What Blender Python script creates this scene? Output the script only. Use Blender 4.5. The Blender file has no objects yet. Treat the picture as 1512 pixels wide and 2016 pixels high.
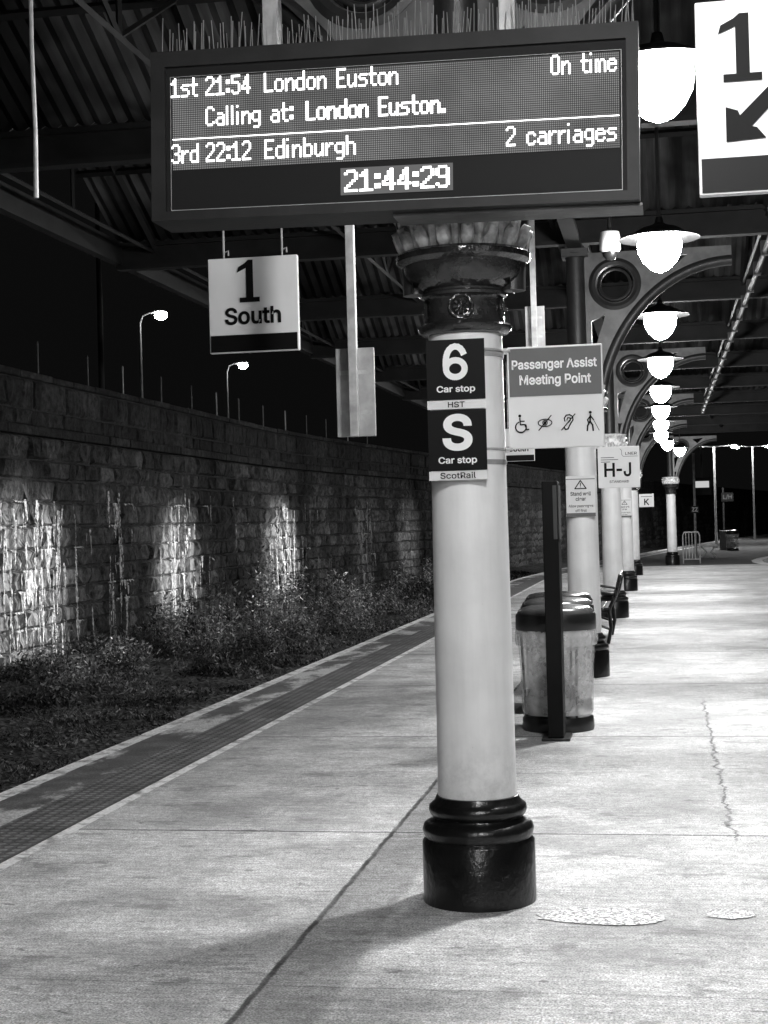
import bpy, bmesh, math, random, os
from mathutils import Vector, Matrix, noise
random.seed(7)
S=bpy.context.scene; C=S.collection
pi=math.pi
FONT=None
try:
    for kind in ('LOCAL','SYSTEM'):
        fp_=os.path.join(bpy.utils.resource_path(kind),'datafiles','fonts','Inter.woff2')
        if os.path.exists(fp_): FONT=bpy.data.fonts.load(fp_); break
except Exception: FONT=None

# ---------------------------------------------------------------- materials
class NT:
    def __init__(s,name):
        s.m=bpy.data.materials.new(name); s.m.use_nodes=True
        s.t=s.m.node_tree; s.t.nodes.clear()
        s.out=s.t.nodes.new('ShaderNodeOutputMaterial')
        s.tc=s.t.nodes.new('ShaderNodeTexCoord')
        s.geo=s.t.nodes.new('ShaderNodeNewGeometry')
    def n(s,typ,props=None,**ins):
        nd=s.t.nodes.new('ShaderNode'+typ)
        for k,v in (props or {}).items(): setattr(nd,k,v)
        for k,v in ins.items():
            key=int(k[1:]) if k[0]=='i' and k[1:].isdigit() else k.replace('_',' ')
            s.set(nd.inputs[key],v)
        return nd
    def set(s,sock,v):
        if isinstance(v,bpy.types.NodeSocket): s.t.links.new(v,sock)
        else: sock.default_value=v
    def m2(s,op,a,b=0.0,clamp=False):
        nd=s.t.nodes.new('ShaderNodeMath'); nd.operation=op; nd.use_clamp=clamp
        s.set(nd.inputs[0],a); s.set(nd.inputs[1],b); return nd.outputs[0]
    def obj(s): return s.tc.outputs['Object']
    def pos(s): return s.geo.outputs['Position']
    def map(s,vec,scale=(1,1,1),loc=(0,0,0)):
        return s.n('Mapping',None,Vector=vec,Scale=scale,Location=loc).outputs[0]
    def noise(s,vec,scale,detail=4,rough=.55):
        return s.n('TexNoise',None,Vector=vec,Scale=scale,Detail=detail,Roughness=rough).outputs[0]
    def ramp(s,v,a,b,lo=0.0,hi=1.0):
        nd=s.n('MapRange',None,Value=v); nd.interpolation_type='SMOOTHSTEP'
        nd.inputs[1].default_value=a; nd.inputs[2].default_value=b
        s.set(nd.inputs[3],lo); s.set(nd.inputs[4],hi); return nd.outputs[0]
    def mix(s,f,a,b):
        nd=s.t.nodes.new('ShaderNodeMix'); nd.data_type='FLOAT'
        s.set(nd.inputs[0],f); s.set(nd.inputs[2],a); s.set(nd.inputs[3],b); return nd.outputs[0]
    def surf(s,sock): s.t.links.new(sock,s.out.inputs[0]); return s.m
    def bump(s,h,st=.3,dist=.01):
        return s.n('Bump',None,Height=h,Strength=st,Distance=dist).outputs[0]
    def pbsdf(s,col,rough=.5,metal=0.0,nrm=None,spec=.5):
        b=s.n('BsdfPrincipled'); s.set(b.inputs['Base Color'],col if isinstance(col,bpy.types.NodeSocket) else (col,col,col,1))
        s.set(b.inputs['Roughness'],rough); s.set(b.inputs['Metallic'],metal)
        s.set(b.inputs['Specular IOR Level'],spec)
        if nrm is not None: s.set(b.inputs['Normal'],nrm)
        return b
def mat(name,val,rough=.5,metal=0.0,ns=5,na=.15,bump=.0,bs=60,spec=.5):
    n=NT(name); p=n.obj()
    a=n.noise(p,ns,4); f=n.ramp(a,.3,.7,val*(1-na),val*(1+na))
    nr=n.bump(n.noise(p,bs,3),bump,.01) if bump else None
    return n.surf(n.pbsdf(f,rough,metal,nr,spec).outputs[0])
def emis(name,val,st=1.0):
    n=NT(name); e=n.n('Emission',None,Strength=st); e.inputs[0].default_value=(val,val,val,1)
    return n.surf(e.outputs[0])

def mk_shaft():
    n=NT('column_cream_paint'); p=n.obj()
    c=n.ramp(n.noise(p,3,4),.3,.7,.70,.80)
    c=n.m2('MULTIPLY',c,n.ramp(n.noise(n.map(p,(14,14,1.2)),1.0,5,.6),.3,.7,.94,1.03))
    chips=n.ramp(n.noise(p,22,4,.7),.72,.75); c=n.mix(n.m2('MULTIPLY',chips,.5),c,.3)
    sep=n.n('SeparateXYZ',None,Vector=p)
    dirt=n.m2('MULTIPLY',n.ramp(sep.outputs[2],.75,.42),n.ramp(n.noise(p,11,5,.7),.42,.7))
    c=n.mix(n.m2('MULTIPLY',dirt,.45),c,.3)
    return n.surf(n.pbsdf(c,.33,0,n.bump(n.noise(p,26,3),.12,.01)).outputs[0])
M_shaft=mk_shaft()
M_black=mat('gloss_black_paint',.007,.28,0,8,.3,.4,26,.45)
M_iron=mat('dark_painted_iron',.018,.45,0,6,.3,.3,30)
M_enamel=mat('lamp_shade_enamel',.006,.5,0,6,.2,0,60,.2)
M_irongloss=mat('capital_dark_gloss',.022,.16,0,9,.4,.6,26,.8)
M_irongrey=mat('grey_painted_iron',.09,.5,0,6,.3,.2,30)
M_leaf_cap=mat('worn_capital_paint',.62,.25,0,14,.5,.8,22)
M_white=mat('sign_white',.70,.5,0,4,.03,0,60,.2)
M_signgrey=mat('sign_mid_grey',.13,.5,0,4,.06,0,60,.2)
M_signblack=mat('sign_black',.006,.5,0,4,.1,0,60,.12)
M_signback=mat('sign_back_aluminium',.34,.5,.3,7,.2,.05)
M_ink=mat('sign_ink',.007,.6,0,4,.1,0,60,.1)
M_inkgrey=mat('sign_ink_grey',.07,.6,0,4,.1,0,60,.1)
M_inkwhite=mat('sign_ink_white',.85,.5,0,4,.03,0,60,.2)
M_post=mat('galvanised_steel',.38,.5,.3,9,.25,.1)
M_roofdark=mat('roof_beam_paint',.011,.65,0,3,.35,.0,60,.25)
M_plast=mat('black_plastic',.013,.35,0,9,.25,.1)
M_lid=mat('grey_plastic_lid',.05,.22,0,6,.3,.1,60,.7)
M_house=mat('display_housing',.02,.55,0,5,.2,.08,50,.2)
M_border=mat('display_border_line',.3,.5,0,4,.1)
M_bowl=emis('lamp_glass_lit',1.0,315)
M_street=emis('street_lamp_lit',1.0,170)
M_far=emis('platform_end_lamp_lit',1.0,1500)
M_led=emis('led_lit',1.0,4.0)
M_cam=mat('camera_casing',.5,.4,0,5,.1)
M_spike=mat('spike_wire',.4,.4,.5,5,.1)
M_asphalt=mat('dark_asphalt',.07,.85,0,3,.35,.4,90,.3)

def mk_concrete():
    n=NT('platform_concrete'); p=n.pos()
    sep=n.n('SeparateXYZ',None,Vector=p); X,Y=sep.outputs[0],sep.outputs[1]
    big=n.noise(p,.5,4,.6); mid=n.noise(p,3.0,5,.65); fine=n.noise(p,120,2,.7); fine2=n.noise(p,26,3,.7)
    brush=n.noise(n.map(p,(2.2,46,1)),1.0,3,.6)
    col=n.ramp(big,.32,.68,.40,.60)
    col=n.m2('MULTIPLY',col,n.ramp(mid,.25,.75,.70,1.2))
    col=n.m2('MULTIPLY',col,n.ramp(fine,.25,.75,.35,1.65))
    col=n.m2('MULTIPLY',col,n.ramp(fine2,.3,.7,.76,1.2))
    col=n.m2('MULTIPLY',col,n.ramp(brush,.3,.7,.84,1.14))
    st=n.ramp(n.noise(n.map(p,(.8,.8,1),(3,8,0)),.8,6,.72),.47,.62)
    col=n.mix(n.m2('MULTIPLY',st,.50),col,.17)
    st2=n.ramp(n.noise(n.map(p,(1,1.6,1),(31,8,0)),2.4,6,.75),.56,.62)
    col=n.mix(n.m2('MULTIPLY',st2,.45),col,.11)
    spots=n.ramp(n.noise(n.map(p,(1,2.2,1),(13,1,0)),6,3,.6),.66,.70)
    col=n.mix(n.m2('MULTIPLY',spots,.65),col,.08)
    w=n.m2('MULTIPLY',n.m2('SUBTRACT',n.noise(p,2.4,5,.65),.5),.06)
    w2=n.m2('MULTIPLY',n.m2('SUBTRACT',n.noise(p,7,5,.7),.5),.034)
    def line(coord,c,hw,extra=w2):
        d=n.m2('ABSOLUTE',n.m2('SUBTRACT',n.m2('ADD',coord,extra),c))
        return n.ramp(d,hw*.5,hw*1.6,1.0,0.0)
    masks=[line(Y,c,.006+.0005*c) for c in (7.65,11.1,14.6,18.1,21.6,25.1,28.6,32.1)]
    masks.append(n.m2('MULTIPLY',line(Y,5.07,.004),.5))
    masks.append(line(X,-1.38,.011))
    rough=n.m2('MULTIPLY',n.m2('SUBTRACT',n.noise(p,3.2,6,.7),.5),.2)
    masks.append(n.m2('MULTIPLY',line(X,.30,.007,rough),n.m2('MULTIPLY',n.ramp(Y,7.4,7.7),n.ramp(Y,13,13.6,.8,0.0))))
    tot=masks[0]
    for k in masks[1:]: tot=n.m2('MAXIMUM',tot,k)
    col=n.mix(n.m2('MULTIPLY',tot,n.ramp(mid,.35,.6,.6,.95)),col,.03)
    strip=n.m2('MULTIPLY',n.ramp(n.m2('ADD',X,w),-1.40,-1.36),n.ramp(n.m2('ADD',X,w),-1.14,-1.06,1.0,0.0))  # painted column shadow: darker band right of the lengthwise joint
    col=n.m2('MULTIPLY',col,n.ramp(strip,0,1,1.0,.60))
    bay=n.m2('MULTIPLY',n.ramp(n.m2('ADD',X,rough),.30,.33),n.m2('MULTIPLY',n.ramp(Y,7.6,7.7),n.ramp(Y,13.2,13.5,1.0,0.0)))
    col=n.m2('MULTIPLY',col,n.ramp(bay,0,1,1.0,1.2))
    h=n.m2('ADD',n.m2('MULTIPLY',fine,.5),n.m2('MULTIPLY',brush,.3))
    h=n.m2('SUBTRACT',h,n.m2('MULTIPLY',tot,2.0))
    return n.surf(n.pbsdf(col,n.ramp(mid,.3,.7,.62,.85),0,n.bump(h,.55,.004),.35).outputs[0])
M_conc=mk_concrete()
def mk_tactile(name,dots):
    n=NT(name); p=n.pos(); sep=n.n('SeparateXYZ',None,Vector=p)
    col=n.ramp(n.noise(p,4,5),.3,.7,.07,.14)
    if not dots:
        worn=n.ramp(n.noise(n.map(p,(1.2,.6,1),(0,.2,0)),1.3,6,.7),.47,.58)
        col=n.mix(n.m2('MULTIPLY',worn,.85),col,.62)
    else:
        worn=n.ramp(n.noise(n.map(p,(1.6,.8,1),(5,.2,0)),1.6,5,.7),.55,.70)
        col=n.mix(n.m2('MULTIPLY',worn,.5),col,.3)
    col=n.m2('MULTIPLY',col,n.ramp(n.noise(p,70,3),.3,.7,.7,1.3))
    h=n.noise(p,60,3)
    if dots:
        vx=n.m2('ABSOLUTE',n.m2('SINE',n.m2('MULTIPLY',sep.outputs[0],pi/.068)))
        vy=n.m2('ABSOLUTE',n.m2('SINE',n.m2('MULTIPLY',sep.outputs[1],pi/.068)))
        d=n.ramp(n.m2('MULTIPLY',vx,vy),.35,.7)
        gy=n.ramp(n.m2('ABSOLUTE',n.m2('SINE',n.m2('MULTIPLY',sep.outputs[1],pi/.4))),.0,.04,1.0,0.0)
        h=n.m2('SUBTRACT',n.m2('ADD',n.m2('MULTIPLY',h,.15),d),gy)
        col=n.m2('MULTIPLY',col,n.m2('ADD',n.m2('MULTIPLY',d,.9),.75))
    return n.surf(n.pbsdf(col,.6,0,n.bump(h,.7,.008)).outputs[0])
M_tact=mk_tactile('tactile_paving',True); M_band=mk_tactile('worn_edge_band',False)
def mk_line():
    n=NT('worn_white_line'); p=n.pos()
    w=n.ramp(n.noise(p,6,6,.7),.35,.54,.28,.86)
    w=n.m2('MULTIPLY',w,n.ramp(n.noise(p,60,3),.3,.7,.8,1.12))
    return n.surf(n.pbsdf(w,.7,0,n.bump(n.noise(p,60,3),.3,.004)).outputs[0])
M_line=mk_line()
def mk_patch():
    n=NT('aggregate_patch'); p=n.pos()
    v=n.n('TexVoronoi',None,Vector=p,Scale=120.0)
    sp=n.n('SeparateColor',None,Color=v.outputs[1])
    col=n.ramp(sp.outputs[0],.1,.9,.16,.9)
    return n.surf(n.pbsdf(col,.6,0,n.bump(v.outputs[0],.8,.005)).outputs[0])
M_patch=mk_patch()
def mk_wall(dark=1.0,name='stone_wall'):
    n=NT(name); p=n.pos(); sep=n.n('SeparateXYZ',None,Vector=p)
    tone=n.geo.outputs['Random Per Island']
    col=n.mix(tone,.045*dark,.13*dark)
    col=n.m2('MULTIPLY',col,n.ramp(n.noise(p,6,6,.75),.3,.72,.2,2.0))
    col=n.m2('MULTIPLY',col,n.ramp(n.noise(n.map(p,(1,.5,.3)),.9,5,.65),.35,.65,.3,1.5))
    col=n.m2('MULTIPLY',col,n.ramp(sep.outputs[2],3.0,1.2,.7,1.1))  # canopy shade on the upper wall, painted into the stone colour
    Y=sep.outputs[1]
    bl=None
    for c,wd in ((24.3,3.2),(32.2,2.6),(41.5,2.8),(50,1.5)):
        g=n.ramp(n.m2('ABSOLUTE',n.m2('SUBTRACT',Y,c)),0,wd,1.0,0.0)
        bl=g if bl is None else n.m2('MAXIMUM',bl,g)
    wv=n.n('CombineXYZ',None,X=n.m2('ADD',Y,n.m2('MULTIPLY',n.noise(p,3.0,3),.25)),Y=sep.outputs[2]).outputs[0]
    st=n.ramp(n.noise(n.map(wv,(4.2,.40,1)),1.0,6,.78),.46,.60)
    low=n.ramp(sep.outputs[2],2.7,1.6)
    col=n.mix(n.m2('MULTIPLY',n.m2('MULTIPLY',n.m2('MULTIPLY',st,low),bl),.75),col,.6)
    h=n.noise(p,7,7,.72)
    return n.surf(n.pbsdf(col,.8,0,n.bump(h,1.0,.09),.3).outputs[0])
M_wall=mk_wall(); M_walltop=mk_wall(.42,'shaded_parapet_stone')  # wall top: same stone, darkened to paint in its shade
M_mortar=mat('dark_mortar',.03,.9,0,8,.5,.3)
def mk_lime():
    n=NT('lime_deposit'); p=n.pos()
    a=n.ramp(n.noise(p,9,6,.78),.36,.58,.0,.95)
    b=n.pbsdf(n.ramp(n.noise(p,14,4,.7),.35,.65,.45,.9),.7,0,n.bump(n.noise(p,30,3),.6,.01),.2)
    t=n.n('BsdfTransparent'); m=n.n('MixShader',None,Fac=a)
    n.t.links.new(t.outputs[0],m.inputs[1]); n.t.links.new(b.outputs[0],m.inputs[2])
    return n.surf(m.outputs[0])
M_lime=mk_lime()
def mk_ground():
    n=NT('ballast_and_soil'); p=n.pos()
    v=n.n('TexVoronoi',None,Vector=p,Scale=14.0); t=n.n('SeparateColor',None,Color=v.outputs[1]).outputs[0]
    col=n.mix(t,.02,.14); col=n.m2('MULTIPLY',col,n.ramp(n.noise(p,1.2,4),.3,.7,.35,1.3))
    return n.surf(n.pbsdf(col,.9,0,n.bump(v.outputs[0],1.0,.05)).outputs[0])
M_ground=mk_ground()
def mk_leaf():
    n=NT('weed_leaves'); p=n.pos(); sep=n.n('SeparateXYZ',None,Vector=p)
    t=n.geo.outputs['Random Per Island']
    col=n.mix(n.m2('POWER',t,1.6),.05,.5)
    col=n.m2('MULTIPLY',col,n.ramp(n.noise(p,.7,3),.40,.60,.22,1.6))
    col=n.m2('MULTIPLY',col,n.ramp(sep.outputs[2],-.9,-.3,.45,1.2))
    return n.surf(n.pbsdf(col,.55,0,None,.4).outputs[0])
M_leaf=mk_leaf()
def mk_sheet():
    n=NT('roof_sheeting'); p=n.pos()
    c=n.ramp(n.noise(n.map(p,(6,.4,.4)),1.0,4,.6),.3,.7,.01,.075)
    c=n.m2('MULTIPLY',c,n.ramp(n.noise(p,.5,4,.6),.43,.60,.08,1.3))
    return n.surf(n.pbsdf(c,.6,0,None,.2).outputs[0])
M_sheet=mk_sheet()
def mk_ledpanel():
    n=NT('led_panel'); p=n.obj(); sep=n.n('SeparateXYZ',None,Vector=p)
    a=n.m2('ABSOLUTE',n.m2('SINE',n.m2('MULTIPLY',sep.outputs[0],pi/.0072)))
    b=n.m2('ABSOLUTE',n.m2('SINE',n.m2('MULTIPLY',sep.outputs[2],pi/.0083)))
    d=n.ramp(n.m2('MULTIPLY',a,b),.3,.7,.025,.24)
    d=n.m2('MULTIPLY',d,n.ramp(n.noise(p,3,3),.3,.7,.75,1.25))
    bs=n.pbsdf(.02,.6,0,None,.1); n.set(bs.inputs['Emission Color'],d); bs.inputs['Emission Strength'].default_value=1
    return n.surf(bs.outputs[0])
M_ledpanel=mk_ledpanel()
def mk_glass():
    n=NT('display_dark_glass'); b=n.pbsdf(.007,.6,0,None,.1); b.inputs['Emission Color'].default_value=(.006,.006,.006,1); b.inputs['Emission Strength'].default_value=1
    return n.surf(b.outputs[0])
M_glass=mk_glass()
M_clockbg=emis('clock_backlight',.15,1.0)
def mk_bag():
    n=NT('clear_bin_bag'); p=n.obj()
    cr=n.noise(p,7,5,.65)
    b=n.pbsdf(.72,.25,0,n.bump(cr,.7,.03),.6)
    t=n.n('BsdfTransparent'); m=n.n('MixShader',None,Fac=n.ramp(cr,.35,.65,.28,.46))
    n.t.links.new(t.outputs[0],m.inputs[1]); n.t.links.new(b.outputs[0],m.inputs[2])
    return n.surf(m.outputs[0])
M_bag=mk_bag()

# ---------------------------------------------------------------- mesh helpers
class MB:
    def __init__(s): s.v=[]; s.f=[]
    def box(s,x0,x1,y0,y1,z0,z1):
        b=len(s.v)
        s.v+=[(x0,y0,z0),(x1,y0,z0),(x1,y1,z0),(x0,y1,z0),(x0,y0,z1),(x1,y0,z1),(x1,y1,z1),(x0,y1,z1)]
        s.f+=[tuple(b+i for i in q) for q in ((0,3,2,1),(4,5,6,7),(0,1,5,4),(1,2,6,5),(2,3,7,6),(3,0,4,7))]
        return s
    def rect(s,x0,x1,z0,z1,y):
        b=len(s.v); s.v+=[(x0,y,z0),(x1,y,z0),(x1,y,z1),(x0,y,z1)]; s.f.append((b,b+1,b+2,b+3)); return s
    def lathe(s,prof,seg=40,cx=0,cy=0,cz=0,rf=None):
        b=len(s.v)
        for r,z in prof:
            for i in range(seg):
                a=2*pi*i/seg; rr=r*(rf(a,z) if rf else 1)
                s.v.append((cx+rr*math.cos(a),cy+rr*math.sin(a),cz+z))
        for k in range(len(prof)-1):
            for i in range(seg):
                j=(i+1)%seg; s.f.append((b+k*seg+i,b+k*seg+j,b+(k+1)*seg+j,b+(k+1)*seg+i))
        s.f.append(tuple(b+i for i in range(seg))[::-1]); s.f.append(tuple(b+(len(prof)-1)*seg+i for i in range(seg)))
        return s
    def tube(s,pts,r,seg=8,closed=False):
        pts=[Vector(p) for p in pts]; n=len(pts); b=len(s.v)
        for i,p in enumerate(pts):
            if closed: t=(pts[(i+1)%n]-pts[i-1])
            else: t=pts[min(i+1,n-1)]-pts[max(i-1,0)]
            t.normalize(); up=Vector((0,0,1)) if abs(t.z)<.9 else Vector((0,1,0))
            if abs(t.y)<.3: up=Vector((0,1,0))
            u=t.cross(up).normalized(); w=t.cross(u)
            rr=r[i] if isinstance(r,(list,tuple)) else r
            for k in range(seg):
                a=2*pi*k/seg; s.v.append(tuple(p+u*math.cos(a)*rr+w*math.sin(a)*rr))
        for i in range(n if closed else n-1):
            j=(i+1)%n
            for k in range(seg):
                l=(k+1)%seg; s.f.append((b+i*seg+k,b+i*seg+l,b+j*seg+l,b+j*seg+k))
        if not closed:
            s.f.append(tuple(b+k for k in range(seg))[::-1]); s.f.append(tuple(b+(n-1)*seg+k for k in range(seg)))
        return s
    def stroke(s,pts,w,y):
        for i in range(len(pts)-1):
            a=Vector(pts[i]);c=Vector(pts[i+1]);d=(c-a)
            if d.length<1e-6: continue
            d.normalize(); q=Vector((-d.y,d.x))*w/2; e=d*min(w*.35,.006)
            b=len(s.v); yy=y-.00015*(i%7)
            for t in (a-e-q,c+e-q,c+e+q,a-e+q): s.v.append((t.x,yy,t.y))
            s.f.append((b,b+1,b+2,b+3))
        return s
    def disc(s,cx,cz,r,y,seg=20):
        b=len(s.v)
        for i in range(seg):
            a=2*pi*i/seg; s.v.append((cx+r*math.cos(a),y,cz+r*math.sin(a)))
        s.f.append(tuple(b+i for i in range(seg))); return s
    def mesh(s,name):
        m=bpy.data.meshes.new(name); m.from_pydata(s.v,[],s.f); m.update(); return m
def addobj(name,data,m=None,parent=None,loc=(0,0,0),smooth=False,bevel=0):
    if isinstance(data,MB): data=data.mesh(name)
    o=bpy.data.objects.new(name,data)
    if m and data is not None:
        data.materials.clear(); data.materials.append(m)
    if smooth:
        data.polygons.foreach_set('use_smooth',[True]*len(data.polygons)); data.set_sharp_from_angle(angle=math.radians(42))
    if bevel:
        b=o.modifiers.new('bevel','BEVEL'); b.width=bevel; b.segments=2; b.limit_method='ANGLE'
    o.location=loc; C.objects.link(o)
    if parent: o.parent=parent
    return o
def thing(name,loc,label,cat,group=None):
    e=addobj(name,None,loc=loc); e.empty_display_size=.2
    e['label']=label; e['category']=cat
    if group: e['group']=group
    return e
def tag(o,label,cat,group=None):
    o['label']=label;o['category']=cat
    if group:o['group']=group
    return o
def struct(o): o['kind']='structure'; return o
def dup(o,loc,parent=None,skip=()):
    c=o.copy(); C.objects.link(c)
    if parent is None: c.location=loc
    else: c.parent=parent
    for ch in list(o.children):
        if ch in skip: continue
        dup(ch,None,c,skip)
    return c
def conv(name,cu):
    o=bpy.data.objects.new('tmp',cu); C.objects.link(o)
    dg=bpy.context.evaluated_depsgraph_get(); dg.update()
    me=bpy.data.meshes.new_from_object(o.evaluated_get(dg)); me.name=name
    bpy.data.objects.remove(o); bpy.data.curves.remove(cu)
    me.transform(Matrix(((1,0,0,0),(0,0,-1,0),(0,1,0,0),(0,0,0,1))))
    return me
def curve_mesh(name,splines,extr=0.0,bevel=0):
    cu=bpy.data.curves.new(name,'CURVE'); cu.dimensions='2D'; cu.fill_mode='BOTH'; cu.extrude=extr
    for pts in splines:
        sp=cu.splines.new('POLY'); sp.points.add(len(pts)-1)
        for i,(x,y) in enumerate(pts): sp.points[i].co=(x,y,0,1)
        sp.use_cyclic_u=True
    return conv(name,cu)
def text(body,x0,x1,z0,z1,y,m,parent,bold=0.0,name='lettering'):
    cu=bpy.data.curves.new('t','FONT'); cu.body=body; cu.size=1; cu.resolution_u=4
    if FONT: cu.font=FONT
    cu.offset=(min(bold*.62,.028 if (len(body)==1 and body in 'S') else .022) if FONT else min(bold,.03))
    me=conv(name,cu); me.materials.clear()
    xs=[v.co.x for v in me.vertices]; zs=[v.co.z for v in me.vertices]
    a,b,c,d=min(xs),max(xs),min(zs),max(zs)
    if x1 is None: x1=x0+(b-a)*(z1-z0)/(d-c)
    for v in me.vertices:
        v.co=(x0+(v.co.x-a)/(b-a)*(x1-x0),0,z0+(v.co.z-c)/(d-c)*(z1-z0))
    return addobj(name,me,m,parent,(0,y,0))
ONE=[(.10,0),(1,0),(1,.115),(.72,.115),(.72,1),(.50,1),(.36,.93),(.06,.84),(.0,.71),(.40,.81),(.40,.115),(.10,.115)]
def numeral_one(x0,x1,z0,z1,y,parent):
    me=curve_mesh('lettering',[[(x0+a*(x1-x0),z0+b*(z1-z0)) for a,b in ONE]]); me.materials.clear()
    return addobj('lettering',me,M_ink,parent,(0,y,0))
def bend(Y):
    t=max(0,Y-40); return .11*t*t/(t+6)+.0004*t*t
def frange(a,b,s):
    r=[];x=a
    while x<b: r.append(x); x+=s
    r.append(b); return r
def strip(mb,x0,x1,Ys,z0,z1=None):
    if z1 is None: z1=z0
    b=len(mb.v)
    for Y in Ys:
        a=x0(Y) if callable(x0) else x0+bend(Y); c=x1(Y) if callable(x1) else x1+bend(Y)
        mb.v+=[(a,Y,z0),(c,Y,z1)]
    for i in range(len(Ys)-1): mb.f.append((b+2*i,b+2*i+1,b+2*i+3,b+2*i+2))
    return mb
rnd=random.random

# ---------------------------------------------------------------- setting
struct(addobj('ground',MB().box(-400,400,-60,700,-1.6,-1.5),M_ground))
mb=MB(); Ys=frange(-6,230,1.0); xs=[-3.9,-4.6,-5.4,-6.2,-7,-7.8,-8.6,-9.4,-10.6]
def gz(x,Y):
    t=(-3.9-x)/6.7
    return -.98+.42*t*t+.12*noise.noise(Vector((x*.8,Y*.6,2)))
for Y in Ys:
    for x in xs: mb.v.append((x+bend(Y),Y,gz(x,Y)))
k=len(xs)
for i in range(len(Ys)-1):
    for j in range(k-1): mb.f.append((i*k+j,i*k+j+1,(i+1)*k+j+1,(i+1)*k+j))
struct(addobj('track_bed',mb,M_ground,smooth=True))
PR=8.2
Yp=frange(-6,200,1.0)
mb=MB(); strip(mb,-3.95,PR,Yp,0); strip(mb,-3.95,-3.95,Yp,-1.3,0); strip(mb,PR,PR,Yp,-1.3,0)
struct(addobj('platform',mb,M_conc))
struct(addobj('asphalt_surface',strip(MB(),-2.9,PR-.05,frange(50.5,200,1.0),.004),M_asphalt))
struct(addobj('platform_edge_line',strip(MB(),-3.95,-3.83,Yp,.004),M_line))
struct(addobj('worn_edge_strip',strip(MB(),-3.83,-3.50,Yp,.004),M_band))
struct(addobj('tactile_paving',strip(MB(),-3.50,-3.11,Yp,.005),M_tact))
struct(addobj('platform_inner_line',strip(MB(),-3.11,-3.04,Yp,.004),M_line))
cv=[(6.5,45.6),(5.2,46.0),(4.2,46.8),(3.5,48.0),(3.05,49.8),(2.9,52),(3.0,54.5),(3.35,57),(4.0,60),(5.0,63.5),(6.6,67.5)]
def offs(pts,d):
    out=[]
    for i,p in enumerate(pts):
        a=Vector(pts[max(0,i-1)]); c=Vector(pts[min(len(pts)-1,i+1)]); t=(c-a).normalized(); out.append((p[0]+t.y*d,p[1]-t.x*d))
    return out
def ribbon(a,b,z):
    mb=MB()
    for p,q in zip(a,b): mb.v+=[(p[0],p[1],z),(q[0],q[1],z)]
    for i in range(len(a)-1): mb.f.append((2*i,2*i+1,2*i+3,2*i+2))
    return mb
struct(addobj('curved_edge_line',ribbon(cv,offs(cv,.36),.009),M_line))
struct(addobj('curved_tactile_paving',ribbon(offs(cv,.36),offs(cv,.95),.009),M_tact))
struct(addobj('curved_inner_line',ribbon(offs(cv,.95),offs(cv,1.4),.009),M_line))
struct(addobj('side_track_bed',strip(MB(),PR-.1,60,Yp,-.95),M_ground))
def blob(cx,cy,rx,ry,seed):
    mb=MB(); n=64; mb.v=[]
    for i in range(n):
        a=2*pi*i/n; k=1+.3*noise.noise(Vector((math.cos(a)*1.5,math.sin(a)*1.5,seed)))+.16*noise.noise(Vector((math.cos(a)*7,math.sin(a)*7,seed)))
        mb.v.append((cx+rx*k*math.cos(a),cy+ry*k*math.sin(a),.004))
    mb.f.append(tuple(range(n))); return mb
struct(addobj('pavement_patch',blob(-.26,6.06,.245,.13,1),M_patch))
struct(addobj('pavement_patch',blob(.215,6.13,.10,.07,5),M_patch))
struct(addobj('street',MB().box(-90,-10.9,-5,230,3.1,3.2),M_asphalt))

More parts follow.
